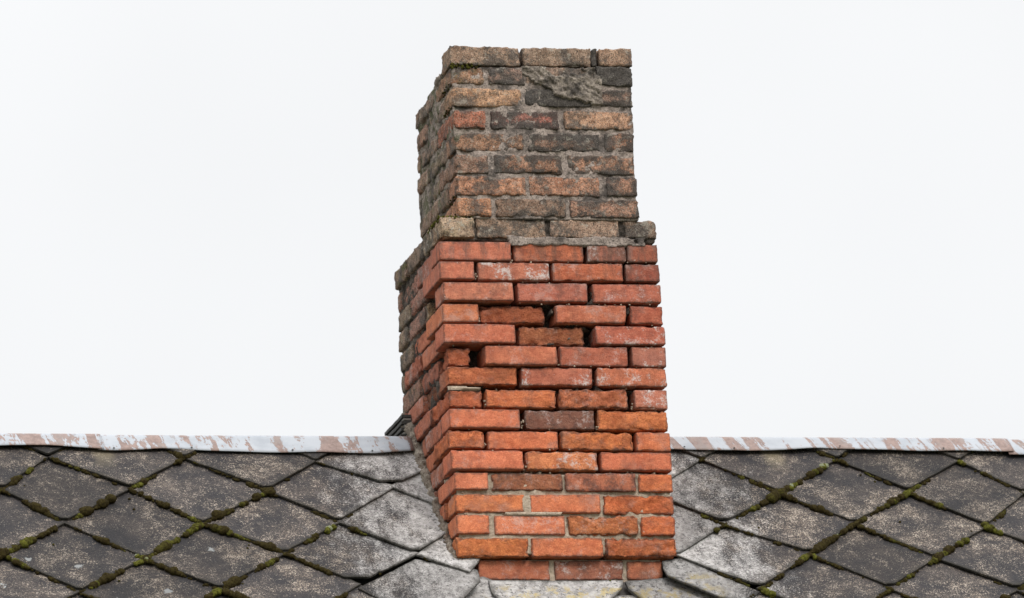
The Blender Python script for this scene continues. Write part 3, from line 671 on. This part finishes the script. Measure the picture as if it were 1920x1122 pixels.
for cname in ORDER:
    row = FRONT[cname]; looks = LOOK[cname]; old = cname[0] in 'GU'; up_c = cname[0] == 'U'; neck = cname == 'N'
    yf = 0.03 if neck else (-0.0105 if up_c else 0.0)
    yb = 0.60 if neck else (DU if up_c else DB)
    zb, zt = row[0][2], row[0][3]
    xl, xr = (0.08, 0.722) if neck else ((0.0635, 0.7035) if up_c else (0.0, 0.769))
    if cname == 'G': xl, xr = -0.003, 0.766
    zbr, ztr = row[-1][2], row[-1][3]
    CZ[cname] = (zb, zt)
    for k, (x0, x1, z0, z1) in enumerate(row):
        col, p1, p2, p3 = looks[k]
        first, last = k == 0, k == len(row) - 1
        w = x1 - x0
        dep = 0.245 if (w < 0.16 and (first or last)) else 0.118
        pr = PROUD.get((cname, k), rb.uniform(-.003, .003))
        if cname == 'R6' and k == 0:
            brick(x0, x1, 0.008, 0.16, z0 + .002, z1 - .004, col, rough=1.0, rot=(0, 2, -9), label='broken stub of red brick turned askew at the corner')
            continue
        if old:
            brick(x0 - .0005, x1 + .0012, yf - pr - .003, yf + dep, z0 - .0015, z1 + .0018, col, True, rough=0.5, soot=p1, bloom=p2, algae=p3, r=0.005 if cname in ('G', 'U1') else 0.006, chip=1.2,
                  label={('U2', 3): 'soot-black brick', ('U3', 1): 'soot-black brick', ('G', 0): 'pale lichen-crusted brick'}.get((cname, k)))
        else:
            r = 0.0028 + 0.0045 * p1
            if cname[0] == 'R' and int(cname[1:]) < 12: z1 -= 0.0014; z0 += 0.0006
            xo = LEFT.get(cname, 0.0) if first else 0.0
            brick(x0 - xo, x1, yf - pr, yf + dep, z0, z1, col, rough=p1, bloom=p2, dirt=p3, r=r, chip=0.45 + 1.5 * p1, label={('R9', 1): 'dark purple burnt brick'}.get((cname, k)))
    # left side, seen at a slant
    w0 = row[0][1] - row[0][0]
    a = yf + (0.118 if w0 > 0.16 else 0.245) + 0.013
    if cname == 'R6': a = 0.175
    runs = side_run(a, yb)
    if cname == 'U1': runs = []
    if cname == 'R3': runs = [(0.245, 0.292)] + side_run(0.305, yb)
    for n_, (ya, yc) in enumerate(runs):
        out = rb.uniform(-.004, .004)
        if cname[0] == 'R' and zb > 0.28 and ya < 0.42: out = rb.uniform(-.002, .013)
        x0 = xl + out
        z0, z1 = zb + rb.uniform(-.001, .001), zt + rb.uniform(-.0035, .001)
        if old:
            c = rb.choice([(150, 122, 100), (138, 116, 98), (160, 125, 100), (128, 112, 95), (165, 118, 92)])
            brick(x0, x0 + .115, ya, yc, z0, z1, c, True, rough=.4, soot=rb.uniform(.25, .5), bloom=rb.uniform(.1, .6), algae=rb.uniform(.1, .7), r=0.009, label=None)
        elif cname == 'R3' and n_ == 0:
            brick(xl + .004, xl + .09, ya, yc, z0, z1, (168, 138, 82), True, rough=.5, soot=.3, bloom=.3, label='stub of ochre brick at the hole')
        else:
            back = ya > 0.42 and zb > 0.62
            if back or (ya > 0.25 and zb > 0.88):
                c = rb.choice([(140, 122, 100), (150, 112, 92), (128, 112, 92), (155, 100, 82)]) if back else rb.choice([(170, 100, 82), (160, 105, 88)])
                brick(x0, x0 + .115, ya, yc, z0, z1, c, True, rough=.3, soot=rb.uniform(.15, .35), bloom=rb.uniform(.1, .4), algae=.3 if back else .05, r=0.007)
            else:
                rg = rb.choice([.1, .2, .4, .7]); c = rb.choice([(196, 98, 76), (188, 92, 70), (200, 100, 72), (178, 88, 68)])
                x_in, kw = 0.0, {}
                if cname == 'R7' and n_ == 0: rg, c, x_in = 1.0, (140, 68, 48), 0.012
                if cname == 'R8' and n_ == 0: rg, x_in = .5, -0.004
                brick(x0 + x_in, x0 + .115, ya, yc, z0, z1, c, rough=rg, bloom=rb.choice([0, 0, .4]), dirt=rb.uniform(.1, .5), r=0.004 + .005 * rg)
    # right side and back, in the same bond
    w1 = row[-1][1] - row[-1][0]
    a = yf + (0.118 if w1 > 0.16 else 0.245) + 0.013
    cs = (140, 114, 92) if old else (200, 97, 70)
    for ya, yc in side_run(a, yb):
        brick(xr - .115, xr + rb.uniform(-.004, .004), ya, yc, zbr, ztr, cs, old, rough=.2, soot=.4, dirt=.2, fine=False)
    if not neck:
        for xa, xc in side_run(xl + 0.127 + (0.0 if w0 > .16 else 0.0), xr - 0.127):
            brick(xa, xc, yb - .115, yb, zb, zt, cs, old, rough=.2, soot=.4, dirt=.2, fine=False)

# ------------------------------------------------------------------ mortar beds
def ring(name, x0, x1, y0, y1, z0, z1, dfun, mat, step=0.0042, floor=True):
    per, face = [], []
    def seg(ax, ay, bx, by, f):
        n = int(math.hypot(bx - ax, by - ay) / (step if f in (0, 3) else 0.02)) + 1
        for k in range(n): per.append((ax + (bx - ax) * k / n, ay + (by - ay) * k / n)); face.append(f)
    seg(x0, y0, x1, y0, 0); seg(x1, y0, x1, y1, 1); seg(x1, y1, x0, y1, 2); seg(x0, y1, x0, y0, 3)
    per = np.array(per); face = np.array(face); n = len(per)
    zs = np.linspace(z0, z1, int((z1 - z0) / step) + 1); m_ = len(zs)
    P = np.zeros((m_, n, 3)); P[:, :, 0] = per[:, 0]; P[:, :, 1] = per[:, 1]; P[:, :, 2] = zs[:, None]
    P = P.reshape(-1, 3)
    d = dfun(P, np.tile(face, m_))
    Q = P.copy()
    Q[:, 0] = np.clip(P[:, 0], x0 + d, x1 - d); Q[:, 1] = np.clip(P[:, 1], y0 + d, y1 - d)
    F = []
    I = np.arange(n); J = (I + 1) % n
    for r_ in range(m_ - 1):
        F.append(np.stack([r_ * n + I, r_ * n + J, (r_ + 1) * n + J, (r_ + 1) * n + I], 1))
    F = np.concatenate(F).tolist()
    F.append(list(range((m_ - 1) * n, m_ * n))); F.append(list(range(n - 1, -1, -1)))
    Q[:, 2] += OZ
    Q -= np.array(CHL)
    me = mesh_np(name, Q, F)
    return link(name, me, mat, CH)

bands = sorted(v for k, v in CZ.items())
def in_course(z):
    r = np.zeros(len(z), bool)
    for a, b in bands: r |= (z > a - 0.001) & (z < b + 0.001)
    return r
def d_body(P, face):
    z = P[:, 2]; head = in_course(z)
    n1 = fbm(P, 14, 3, 3); n2 = fbm(P, 70, 8, 2); n3 = vnoise(P, 55, 12)
    deep = np.where(head, 0.090, 0.066) + (n1 - 0.5) * 0.06 + (n2 - .5) * 0.012
    crumb = np.clip((n3 - 0.70) * 9, 0, 1) * np.clip((n1 - 0.42) * 6, 0, 1)
    deep = deep * (1 - crumb) + 0.006 * crumb
    deep = np.clip(deep, 0.012, 0.12)
    shallow = 0.0120 + (n1 - 0.5) * 0.012 + (n2 - 0.5) * 0.008
    k = np.clip((0.315 - z) / 0.03, 0, 1)
    d = deep * (1 - k) + shallow * k
    side = face == 3
    sd = 0.024 + (n1 - .5) * 0.06 + (n2 - .5) * .01
    back = np.clip((P[:, 1] - 0.32) / 0.15, 0, 1)
    sd = np.clip(sd * (1 - back) + (0.010 + (n2 - .5) * .010) * back, 0.004, 0.07)
    d = np.where(side, np.minimum(sd, d + 1), d)
    top = np.clip((z - 1.099) / 0.006, 0, 1)
    dt = np.where(side, 0.010 + (n2 - .5) * .012, np.where(P[:, 0] < 0.10, 0.022, 0.008) + (n2 - 0.5) * 0.006)
    d = d * (1 - top) + dt * top
    # places where bricks or pieces of brick have fallen out
    hole = (side & (P[:, 1] > 0.10) & (P[:, 1] < 0.25) & (z > 0.875) & (z < 0.965)) | (side & (P[:, 1] < 0.20) & (z > .66) & (z < .74)) | ((face == 0) & (P[:, 0] < 0.14) & (z > 0.655) & (z < 0.742))
    d = np.where(hole, 0.10, d)
    # both sheets agree at the front corner
    nearc = np.exp(-((P[:, 0]) ** 2 + (P[:, 1]) ** 2) / 0.03 ** 2)
    cd = np.where(z < 0.30, 0.014, 0.03)
    return np.maximum(d * (1 - nearc) + cd * nearc, 0.001)
def d_up(P, face):
    n1 = fbm(P, 16, 33, 3); n2 = fbm(P, 80, 38, 2); n3 = fbm(P, 6, 40, 2)
    d = 0.0054 + (n1 - .5) * 0.013 + (n2 - .5) * 0.008 - np.maximum(0, n3 - .55) * .045 + np.where(face == 3, .004, 0)
    # cracks between brick and bed
    return np.clip(d, 0.0005, 0.02)
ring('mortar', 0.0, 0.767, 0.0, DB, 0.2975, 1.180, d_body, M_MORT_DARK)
ring('mortar', 0.0, 0.767, 0.0, DB, 0.012, 0.2972, d_body, M_MORT)
ring('mortar', 0.0635, 0.7035, -0.0105, DU, 1.181, 1.722, d_up, M_MORT_OLD)
ring('mortar', 0.082, 0.720, 0.034, 0.60, -0.45, -0.0035, lambda P, f: 0.002 + (fbm(P, 60, 5, 2) - .5) * .008, M_MORT)

# grey grout smeared in the bed between the oversailing course and the red brick
def smear(name, x0, x1, z0, z1, y0, amp, mat, seed, diag=0.0, step=0.0035, steep=6.0, face='front'):
    nx, nz = int((x1 - x0) / step), int((z1 - z0) / step)
    X, Z = np.meshgrid(np.linspace(x0, x1, nx), np.linspace(z0, z1, nz))
    P = np.c_[X.ravel(), np.zeros(nx * nz), Z.ravel()]
    u = (P[:, 0] - x0) / (x1 - x0) * 2 - 1; v = (P[:, 2] - z0) / (z1 - z0) * 2 - 1
    rim = 1 - np.maximum(np.abs(u), np.abs(v)) ** 2 + (fbm(P, 22, seed, 3) - .5) * 1.5 - 0.10
    if diag:
        ln_ = np.abs((P[:, 2] - 1.722) + (P[:, 0] - 0.335) * 0.52) * 0.887
        blob = np.hypot((P[:, 0] - 0.515) / 0.085, (P[:, 2] - 1.655) / 0.062)
        rim = np.maximum(1 - ln_ / 0.030, (1.05 - blob) * 1.2) + (fbm(P, 30, seed, 4) - .5) * 2.2
        rim = np.minimum(rim, 1.5 - 1.5 * np.maximum(np.abs(u), np.abs(v)) ** 4)
        D = np.c_[(P[:, 0] + P[:, 2]) * 0.35, P[:, 1], (P[:, 2] - P[:, 0] * -0.9) * 1.6]
        R = 1 - np.abs(fbm(np.c_[P[:, 0] * .45 - P[:, 2] * .35, P[:, 1], (P[:, 2] + P[:, 0] * .75) * 1.5], 38, seed + 2, 3) - .5) * 3.2
        t_ = amp * (0.1 + 1.15 * R) + (fbm(P, 80, seed + 4, 2) - .5) * amp * 1.3
    else:
        t_ = amp * (0.5 + (fbm(P, 50, seed + 2, 3) - .3))
    h = np.where(rim > 0, np.minimum(1, rim * steep) * t_, 0) - np.where(rim > 0, 0, 0.012)
    P[:, 1] = y0 - h
    P[:, 2] += OZ; P -= np.array(CHL)
    F = []
    for a in range(nz - 1):
        for b in range(nx - 1):
            if max(h[a * nx + b], h[a * nx + b + 1], h[(a + 1) * nx + b], h[(a + 1) * nx + b + 1]) > -0.011:
                F.append([a * nx + b, a * nx + b + 1, (a + 1) * nx + b + 1, (a + 1) * nx + b])
    me = mesh_np(name, P, F)
    return link(name, me, mat, CH)
sm = smear('mortar_smear', 0.315, 0.600, 1.590, 1.729, -0.0135, 0.0075, M_MORT_SMEAR, 61, diag=1.0)
sm['label'] = 'rumpled grey smear of mortar near the top'
smear('mortar_smear', 0.22, 0.76, 1.088, 1.124, -0.001, 0.005, M_MORT_OLD, 71)
smear('mortar_smear', 0.175, 0.385, 0.139, 0.158, 0.0, 0.004, M_MORT, 77)
smear('mortar_smear', 0.238, 0.272, 0.15, 0.212, 0.003, 0.004, M_MORT, 78)
smear('mortar_smear', 0.0, 0.125, 0.578, 0.592, 0.004, 0.005, M_MORT, 87, steep=2.0)

# rough mortar fillet where the stack meets the slates, and the clot at its back corner
def rope(name, pts, mat, seed, parent, seg=14, step=0.006):
    P = [Vector(p[:3]) for p in pts]; Rr = [p[3] for p in pts]
    C, R = [], []
    for a in range(len(P) - 1):
        n = max(1, int((P[a + 1] - P[a]).length / step))
        for k in range(n): C.append(P[a].lerp(P[a + 1], k / n)); R.append(Rr[a] + (Rr[a + 1] - Rr[a]) * k / n)
    C.append(P[-1]); R.append(Rr[-1])
    V, F = [], []
    for k, (c, r) in enumerate(zip(C, R)):
        d = (C[min(k + 1, len(C) - 1)] - C[max(k - 1, 0)]).normalized()
        u = d.cross(Vector((1, 0, 0))).normalized(); w = d.cross(u)
        for j in range(seg):
            a = 2 * math.pi * j / seg
            V.append(c + (u * math.cos(a) + w * math.sin(a)) * r)
    V = np.array(V); ctr = np.repeat(np.array(C), seg, 0)
    dirs = V - ctr
    k = 0.15 + 1.5 * fbm(V, 30, seed, 3) + (fbm(V, 120, seed + 2, 2) - .5) * 1.1
    V = ctr + dirs * k[:, None]
    for a in range(len(C) - 1):
        for j in range(seg):
            j2 = (j + 1) % seg
            F.append([a * seg + j, a * seg + j2, (a + 1) * seg + j2, (a + 1) * seg + j])
    F.append(list(range(seg))[::-1]); F.append([(len(C) - 1) * seg + j for j in range(seg)])
    V[:, 2] += OZ
    V -= np.array(CHL)
    me = mesh_np(name, V, F); return link(name, me, mat, parent)
def zr(y): return -0.045 + y * math.tan(TH)
pts = [(0.006, 0.028, -0.018, 0.020)] + [(-0.001, y, zr(y) + 0.012, 0.021) for y in (0.05, 0.12, 0.2, 0.28, 0.36, 0.44, 0.52)] + [(-0.002, 0.575, 0.585, 0.026), (-0.003, 0.625, 0.600, 0.030), (-0.002, 0.670, 0.630, 0.026), (0.004, 0.69, 0.655, 0.016)]
rope('mortar_fillet', pts, M_FILLET, 5, CH)
rope('mortar_heap', [(0.088, 0.125, 1.748, 0.022), (0.084, 0.19, 1.734, 0.021), (0.082, 0.27, 1.722, 0.016), (0.08, 0.33, 1.716, 0.010)], M_MORT_OLD, 9, CH)
rope('mortar_fillet', [(0.770, y, zr(y) + 0.004, 0.016) for y in (0.06, 0.2, 0.35, 0.55)], M_FILLET, 6, CH)

# ------------------------------------------------------------------ ridge capping
def capping(name, x0, x1, edge_pts, lift, mat, parent, seed, s_add=0.0, org=(0, 0, 0)):
    nx = int((x1 - x0) / 0.02)
    xs = np.linspace(x0, x1, nx + 1)
    se = np.interp(xs, [p[0] for p in edge_pts], [p[1] for p in edge_pts]) + s_add - 0.036
    V, F = [], []
    yr, zr_ = S_RIDGE * CT, -0.045 + S_RIDGE * ST
    r = 0.016
    for x, s0 in zip(xs, se):
        q = np.array([[x, 0.3, seed]])
        w = (fbm(q, 6, seed, 2)[0] - .5) * 0.006
        prof = []
        top_s = S_RIDGE - 0.016
        for k in range(7):
            f = k / 6; s = s0 + (top_s - s0) * f
            h = lift + w * (1 - f) + 0.001 * math.sin(x * 23 + seed) * (1 - f)
            y, z = s * CT - h * ST, -0.045 + s * ST + h * CT
            prof.append((y, z))
        fl = prof[-1]
        bl = (2 * yr - fl[0], fl[1])
        cy, cz = yr, zr_ + lift - 0.002
        for k in range(1, 6):
            a = math.pi * k / 6
            f = k / 6
            prof.append((fl[0] + (bl[0] - fl[0]) * f, fl[1] + math.sin(a) * 0.010))
        for k in range(5):
            f = k / 4; prof.append((bl[0] + f * 0.07 * CT, bl[1] - f * 0.07 * ST))
        for y, z in prof: V.append((x, y, z + OZ))
    m_ = len(prof)
    V = np.array(V) - np.array(org)
    for a in range(len(xs) - 1):
        for b in range(m_ - 1): F.append([a * m_ + b, (a + 1) * m_ + b, (a + 1) * m_ + b + 1, a * m_ + b + 1])
    me = mesh_np(name, V, F); o = link(name, me, mat, parent)
    so = o.modifiers.new('thickness', 'SOLIDIFY'); so.thickness = 0.0022; so.offset = -1
    return o
M_CAP_L, M_CAP_R = mat_cap(0.15, 0.7, 0.34), mat_cap(0.35, 0.8, 0.16)
EL = [(-2.6, .738), (-1.4527, 0.7434), (-1.2877, 0.7447), (-1.0884, 0.722), (-0.9019, 0.734), (-0.57, 0.717), (-0.1581, 0.7133), (-0.02, 0.731)]
ER = [(0.77, .740), (0.9111, 0.7383), (1.1869, 0.7302), (1.4262, 0.7492), (1.8, .738), (2.1727, 0.7307), (3.4, .725)]
org = (-1.2, 0.55, OZ + 0.5)
cl = thing('ridge_capping', 'peeling white and brown metal capping on the ridge left of the chimney', 'ridge capping', org, 'metal capping along the roof ridge')
capping('cap_sheet', -2.6, -1.105, EL, 0.031, M_CAP_L, cl, 3, org=org)
capping('cap_sheet', -1.125, -0.018, EL, 0.026, M_CAP_L, cl, 4, org=org)
org = (2.0, 0.55, OZ + 0.5)
cr_ = thing('ridge_capping', 'peeling white and brown metal capping on the ridge right of the chimney', 'ridge capping', org, 'metal capping along the roof ridge')
capping('cap_sheet', 0.772, 2.16, ER, 0.031, M_CAP_R, cr_, 7, org=org)
capping('cap_sheet', 2.14, 3.4, ER, 0.025, M_CAP_R, cr_, 8, s_add=-0.012, org=org)
# nail heads along the flanges
def nails(parent, xs, eds, lift, org):
    V, F = [], []
    for x in xs:
        s = np.interp(x, [p[0] for p in eds], [p[1] for p in eds]) - 0.028
        c = np.array(rp(x, s, lift + 0.001)) - np.array(org); b = len(V)
        for k in range(8):
            a = k * math.pi / 4; V.append(c + np.array((math.cos(a) * .004, math.sin(a) * .004 * CT, math.sin(a) * .004 * ST)))
        V.append(c + np.array((0, -ST * .003, CT * .003)))
        for k in range(8): F.append([b + k, b + (k + 1) % 8, b + 8])
    me = bpy.data.meshes.new('nail_heads'); me.from_pydata([tuple(v) for v in V], [], F); me.update()
    o = link('nail_heads', me, M_DECK, parent); o['kind'] = 'stuff'
nails(cl, [-1.38, -1.07, -.8, -.45, -.17], EL, 0.028, (-1.2, 0.55, OZ + 0.5))
nails(cr_, [.95, 1.13, 1.52, 1.9], ER, 0.034, (2.0, 0.55, OZ + 0.5))

# ------------------------------------------------------------------ slates stacked level behind the stack
M_DSL = mat_plain('dark_slate', (0.018, 0.018, 0.018), (0.05, 0.048, 0.045), 60)
M_PSL = mat_plain('split_slate', (0.16, 0.15, 0.14), (0.24, 0.23, 0.21), 60)
sk = thing('slate_saddle', 'stack of dark slates lapped against the back left corner of the chimney', 'slates', (-0.03, 0.75, OZ + 0.56))
def level_slab(x0, x1, y0, y1, z, th, mat, seed, nm='slate'):
    poly = [(x0, y0), (x1, y0), (x1, y1), (x0, y1)]
    o = slab(nm, poly, lambda x, s: 0.0, th, seed, mat, sk, rings=3, step=0.02, rag=0.003, to3=lambda x, y, h: (x, y, z + h + OZ))
    o.location = Vector(o.location) - sk.location
    return o
for k, (z, x0, y1, mt) in enumerate([(0.634, -0.034, 0.84, M_DSL), (0.619, -0.028, 0.86, M_PSL), (0.610, -0.036, 0.88, M_DSL), (0.595, -0.026, 0.88, M_PSL), (0.586, -0.038, 0.9, M_DSL), (0.570, -0.030, 0.9, M_PSL), (0.562, -0.04, 0.92, M_DSL)]):
    level_slab(x0, -0.001, 0.56, y1, z, 0.010 if mt is M_DSL else 0.006, mt, 40 + k)
me = bpy.data.meshes.new('bed'); 
V = [(x, y, z - 0.56) for x in (0.0, 0.03) for (y, z) in ((-0.17, 0.40), (0.19, 0.20), (0.19, 0.548), (-0.17, 0.548))]
me.from_pydata(V, [], [[0, 1, 2, 3], [7, 6, 5, 4], [0, 4, 5, 1], [1, 5, 6, 2], [2, 6, 7, 3], [3, 7, 4, 0]]); me.update()
link('bed', me, M_FILLET, sk)

# ------------------------------------------------------------------ moss in the joints
def ico(sub):
    import bmesh
    bm = bmesh.new(); bmesh.ops.create_icosphere(bm, subdivisions=sub, radius=1.0)
    V = np.array([v.co[:] for v in bm.verts]); F = np.array([[v.index for v in f.verts] for f in bm.faces]); bm.free()
    return V, F
I2, I3 = ico(2), ico(3)
NV, NF, TN = [], [], []
cnt = [0]
def clump(x, s, h, r, tone, big=False, seed=0, flat=0.8):
    V, F = I3 if big else I2
    ang = seed * 1.7
    W = V * (1 + 0.75 * (fbm(V * 0.5 + seed * 0.37, 3.2, seed % 97, 3) - .5))[:, None]
    if big: W = W * (1 + 0.16 * (vnoise(V + seed, 7, 3) - .5))[:, None]
    ca, sa = math.cos(ang), math.sin(ang)
    W = np.stack([W[:, 0] * ca - W[:, 1] * sa, W[:, 0] * sa + W[:, 1] * ca, W[:, 2] * flat], 1) * r
    base = np.array(rp(x, s, h))
    ax, as_, ah = np.array((1, 0, 0)), np.array((0, CT, ST)), np.array((0, -ST, CT))
    P = base + W[:, :1] * ax + W[:, 1:2] * as_ + W[:, 2:3] * ah
    NV.append(P); NF.append(F + cnt[0]); cnt[0] += len(P); TN.append(np.full(len(P), tone))
rm = random.Random(21)
def dens(x):
    if x < -0.55: return 1.0
    if x < -0.25: return 0.62
    if x < 0.05: return 0.12
    if x < 0.95: return 0.16
    if x < 1.15: return 0.55
    return 0.85
def occluded(x, s): return 0.0 < x < 0.77 and s > -0.08
sd_ = 0
for (key, T) in list(NODE.items()):
    i, j = key
    for di in (-.5, .5):
        Q = NODE.get(nk(i + di, j + 1))
        if not Q: continue
        L = math.hypot(Q[0] - T[0], Q[1] - T[1]); n = int(L / 0.0055)
        for k in range(n):
            f = (k + rm.random()) / n
            x, s = T[0] + (Q[0] - T[0]) * f, T[1] + (Q[1] - T[1]) * f
            if s > 0.735 or s < -0.42 or occluded(x, s): continue
            q = np.array([[x, s, 0.0]])
            g1 = fbm(q, 9, 50, 2)[0]; g2 = vnoise(q, 40, 51)[0]
            d = dens(x) * (0.55 if s > 0.6 else 1.0)
            amt = g1 * 0.75 + (g2 - .5) * 0.6 + .17 + (d - 1) * 0.5
            if amt < 0.445: continue
            r = 0.0028 + max(0, amt - 0.40) * 0.030 * (0.6 + 0.8 * rm.random())
            if di > 0: r *= 0.88
            tone = min(0.8, max(0.0, (vnoise(q, 14, 60)[0] - .5) * 1.4 + rm.uniform(-.15, .2)))
            sd_ += 1
            clump(x + rm.uniform(-.003, .003), s + rm.uniform(-.006, .001), 0.010 + r * .35, r, tone, False, sd_)
SEG = [(T, NODE[nk(i + di, j + 1)]) for (i, j), T in NODE.items() for di in (-.5, .5) if nk(i + di, j + 1) in NODE]
for (x, s, r) in CUSH:
    R = r / 570.0
    # the cushion grows along the nearest joint
    best = None
    for (p, q_) in SEG:
        ax, ay = q_[0] - p[0], q_[1] - p[1]; f = ((x - p[0]) * ax + (s - p[1]) * ay) / (ax * ax + ay * ay)
        f = min(1, max(0, f)); d = math.hypot(x - p[0] - ax * f, s - p[1] - ay * f)
        if best is None or d < best[0]: l_ = math.hypot(ax, ay); best = (d, p[0] + ax * f, p[1] + ay * f, ax / l_, ay / l_)
    _, px, ps, ux, us = best
    base_t = rm.uniform(0.55, 0.92) if r > 10 else rm.uniform(.15, .75)
    if rm.random() < .08: base_t = 0.95
    for q in range(8):
        o_ = R * rm.uniform(-1.3, 1.3); sd_ += 1
        clump(px + ux * o_ + rm.uniform(-.3, .3) * R, ps + us * o_ + rm.uniform(-.35, .2) * R, 0.008 + R * .25, R * rm.uniform(.35, .68), min(.97, max(0, base_t + rm.uniform(-.25, .08))), True, sd_, 0.85)
# stray tufts on the faces of the slates
for q in range(34):
    x = rm.choice([rm.uniform(-1.5, -.35), rm.uniform(1.1, 2.1)]); s = rm.uniform(-.15, .6); sd_ += 1
    clump(x, s, 0.013, rm.uniform(.002, .0055), rm.uniform(0, .5), False, sd_)
me = mesh_np('moss', np.concatenate(NV), np.concatenate(NF))
at = me.attributes.new('tone', 'FLOAT', 'POINT'); at.data.foreach_set('value', np.concatenate(TN).astype(np.float32))
mo = link('moss', me, M_MOSS); mo['kind'] = 'stuff'

# moss and crumbs on the chimney itself
NV, NF, TN = [], [], []; cnt = [0]
def speck(x, y, z, r, tone, seed):
    V, F = I2
    W = V * (1 + 0.8 * (fbm(V * 0.5 + seed * 0.37, 3.2, seed % 97, 2) - .5))[:, None] * r
    NV.append(W + np.array((x, y, z + OZ)) - np.array(CHL)); NF.append(F + cnt[0]); cnt[0] += len(V); TN.append(np.full(len(V), tone))
for q in range(60): speck(0.064 + rm.random() ** 1.5 * .10, -0.012, 1.722 + rm.uniform(-.006, .010), rm.uniform(.002, .005), rm.uniform(.2, .8), q)
for q in range(70): speck(-0.004 + rm.random() ** 1.5 * .12, -0.008 + rm.uniform(-.004, .01), 1.183 + rm.uniform(-.003, .003), rm.uniform(.002, .005), rm.uniform(.3, .9), q + 100)
for q in range(50):
    y = rm.uniform(0, .16); speck(-0.004, y, 1.180 + rm.uniform(-.012, .003), rm.uniform(.002, .004), rm.uniform(.3, .9), q + 200)
for q in range(45): speck(0.060, rm.uniform(0, .1), rm.choice([1.575, 1.655, 1.255, 1.19]) + rm.uniform(-.012, .012), rm.uniform(.002, .004), rm.uniform(.1, .6), q + 300)
me = mesh_np('moss_tufts', np.concatenate(NV), np.concatenate(NF))
at = me.attributes.new('tone', 'FLOAT', 'POINT'); at.data.foreach_set('value', np.concatenate(TN).astype(np.float32))
mt = link('moss_tufts', me, M_MOSS, CH); mt['kind'] = 'stuff'
NV, NF, TN = [], [], []; cnt = [0]
for q in range(90):                          # crumbs of mortar left in the open joints
    cn_ = rm.choice(['R%d' % k for k in range(2, 15)])
    zt = CZ[cn_][1]
    speck(rm.uniform(.02, .75), rm.uniform(.002, .016), zt + 0.004 + rm.uniform(-.002, .003), rm.uniform(.0012, .0036), 0, q + 500)
for (cn_, x) in [('R1', .249), ('R2', .118), ('R2', .12), ('R10', .122), ('R8', .126), ('R9', .25), ('R9', .255), ('R11', .253), ('R4', .12), ('R8', .643), ('R9', .515), ('R6', .39)]:
    for q in range(4): speck(x + rm.uniform(-.004, .004), rm.uniform(.004, .02), CZ[cn_][0] + rm.uniform(.0, .03), rm.uniform(.002, .0045), 0, q + 900 + int(x * 100))
me = mesh_np('mortar_crumbs', np.concatenate(NV), np.concatenate(NF))
mc = link('mortar_crumbs', me, M_MORT, CH); mc['kind'] = 'stuff'
print('bricks', NB[0])
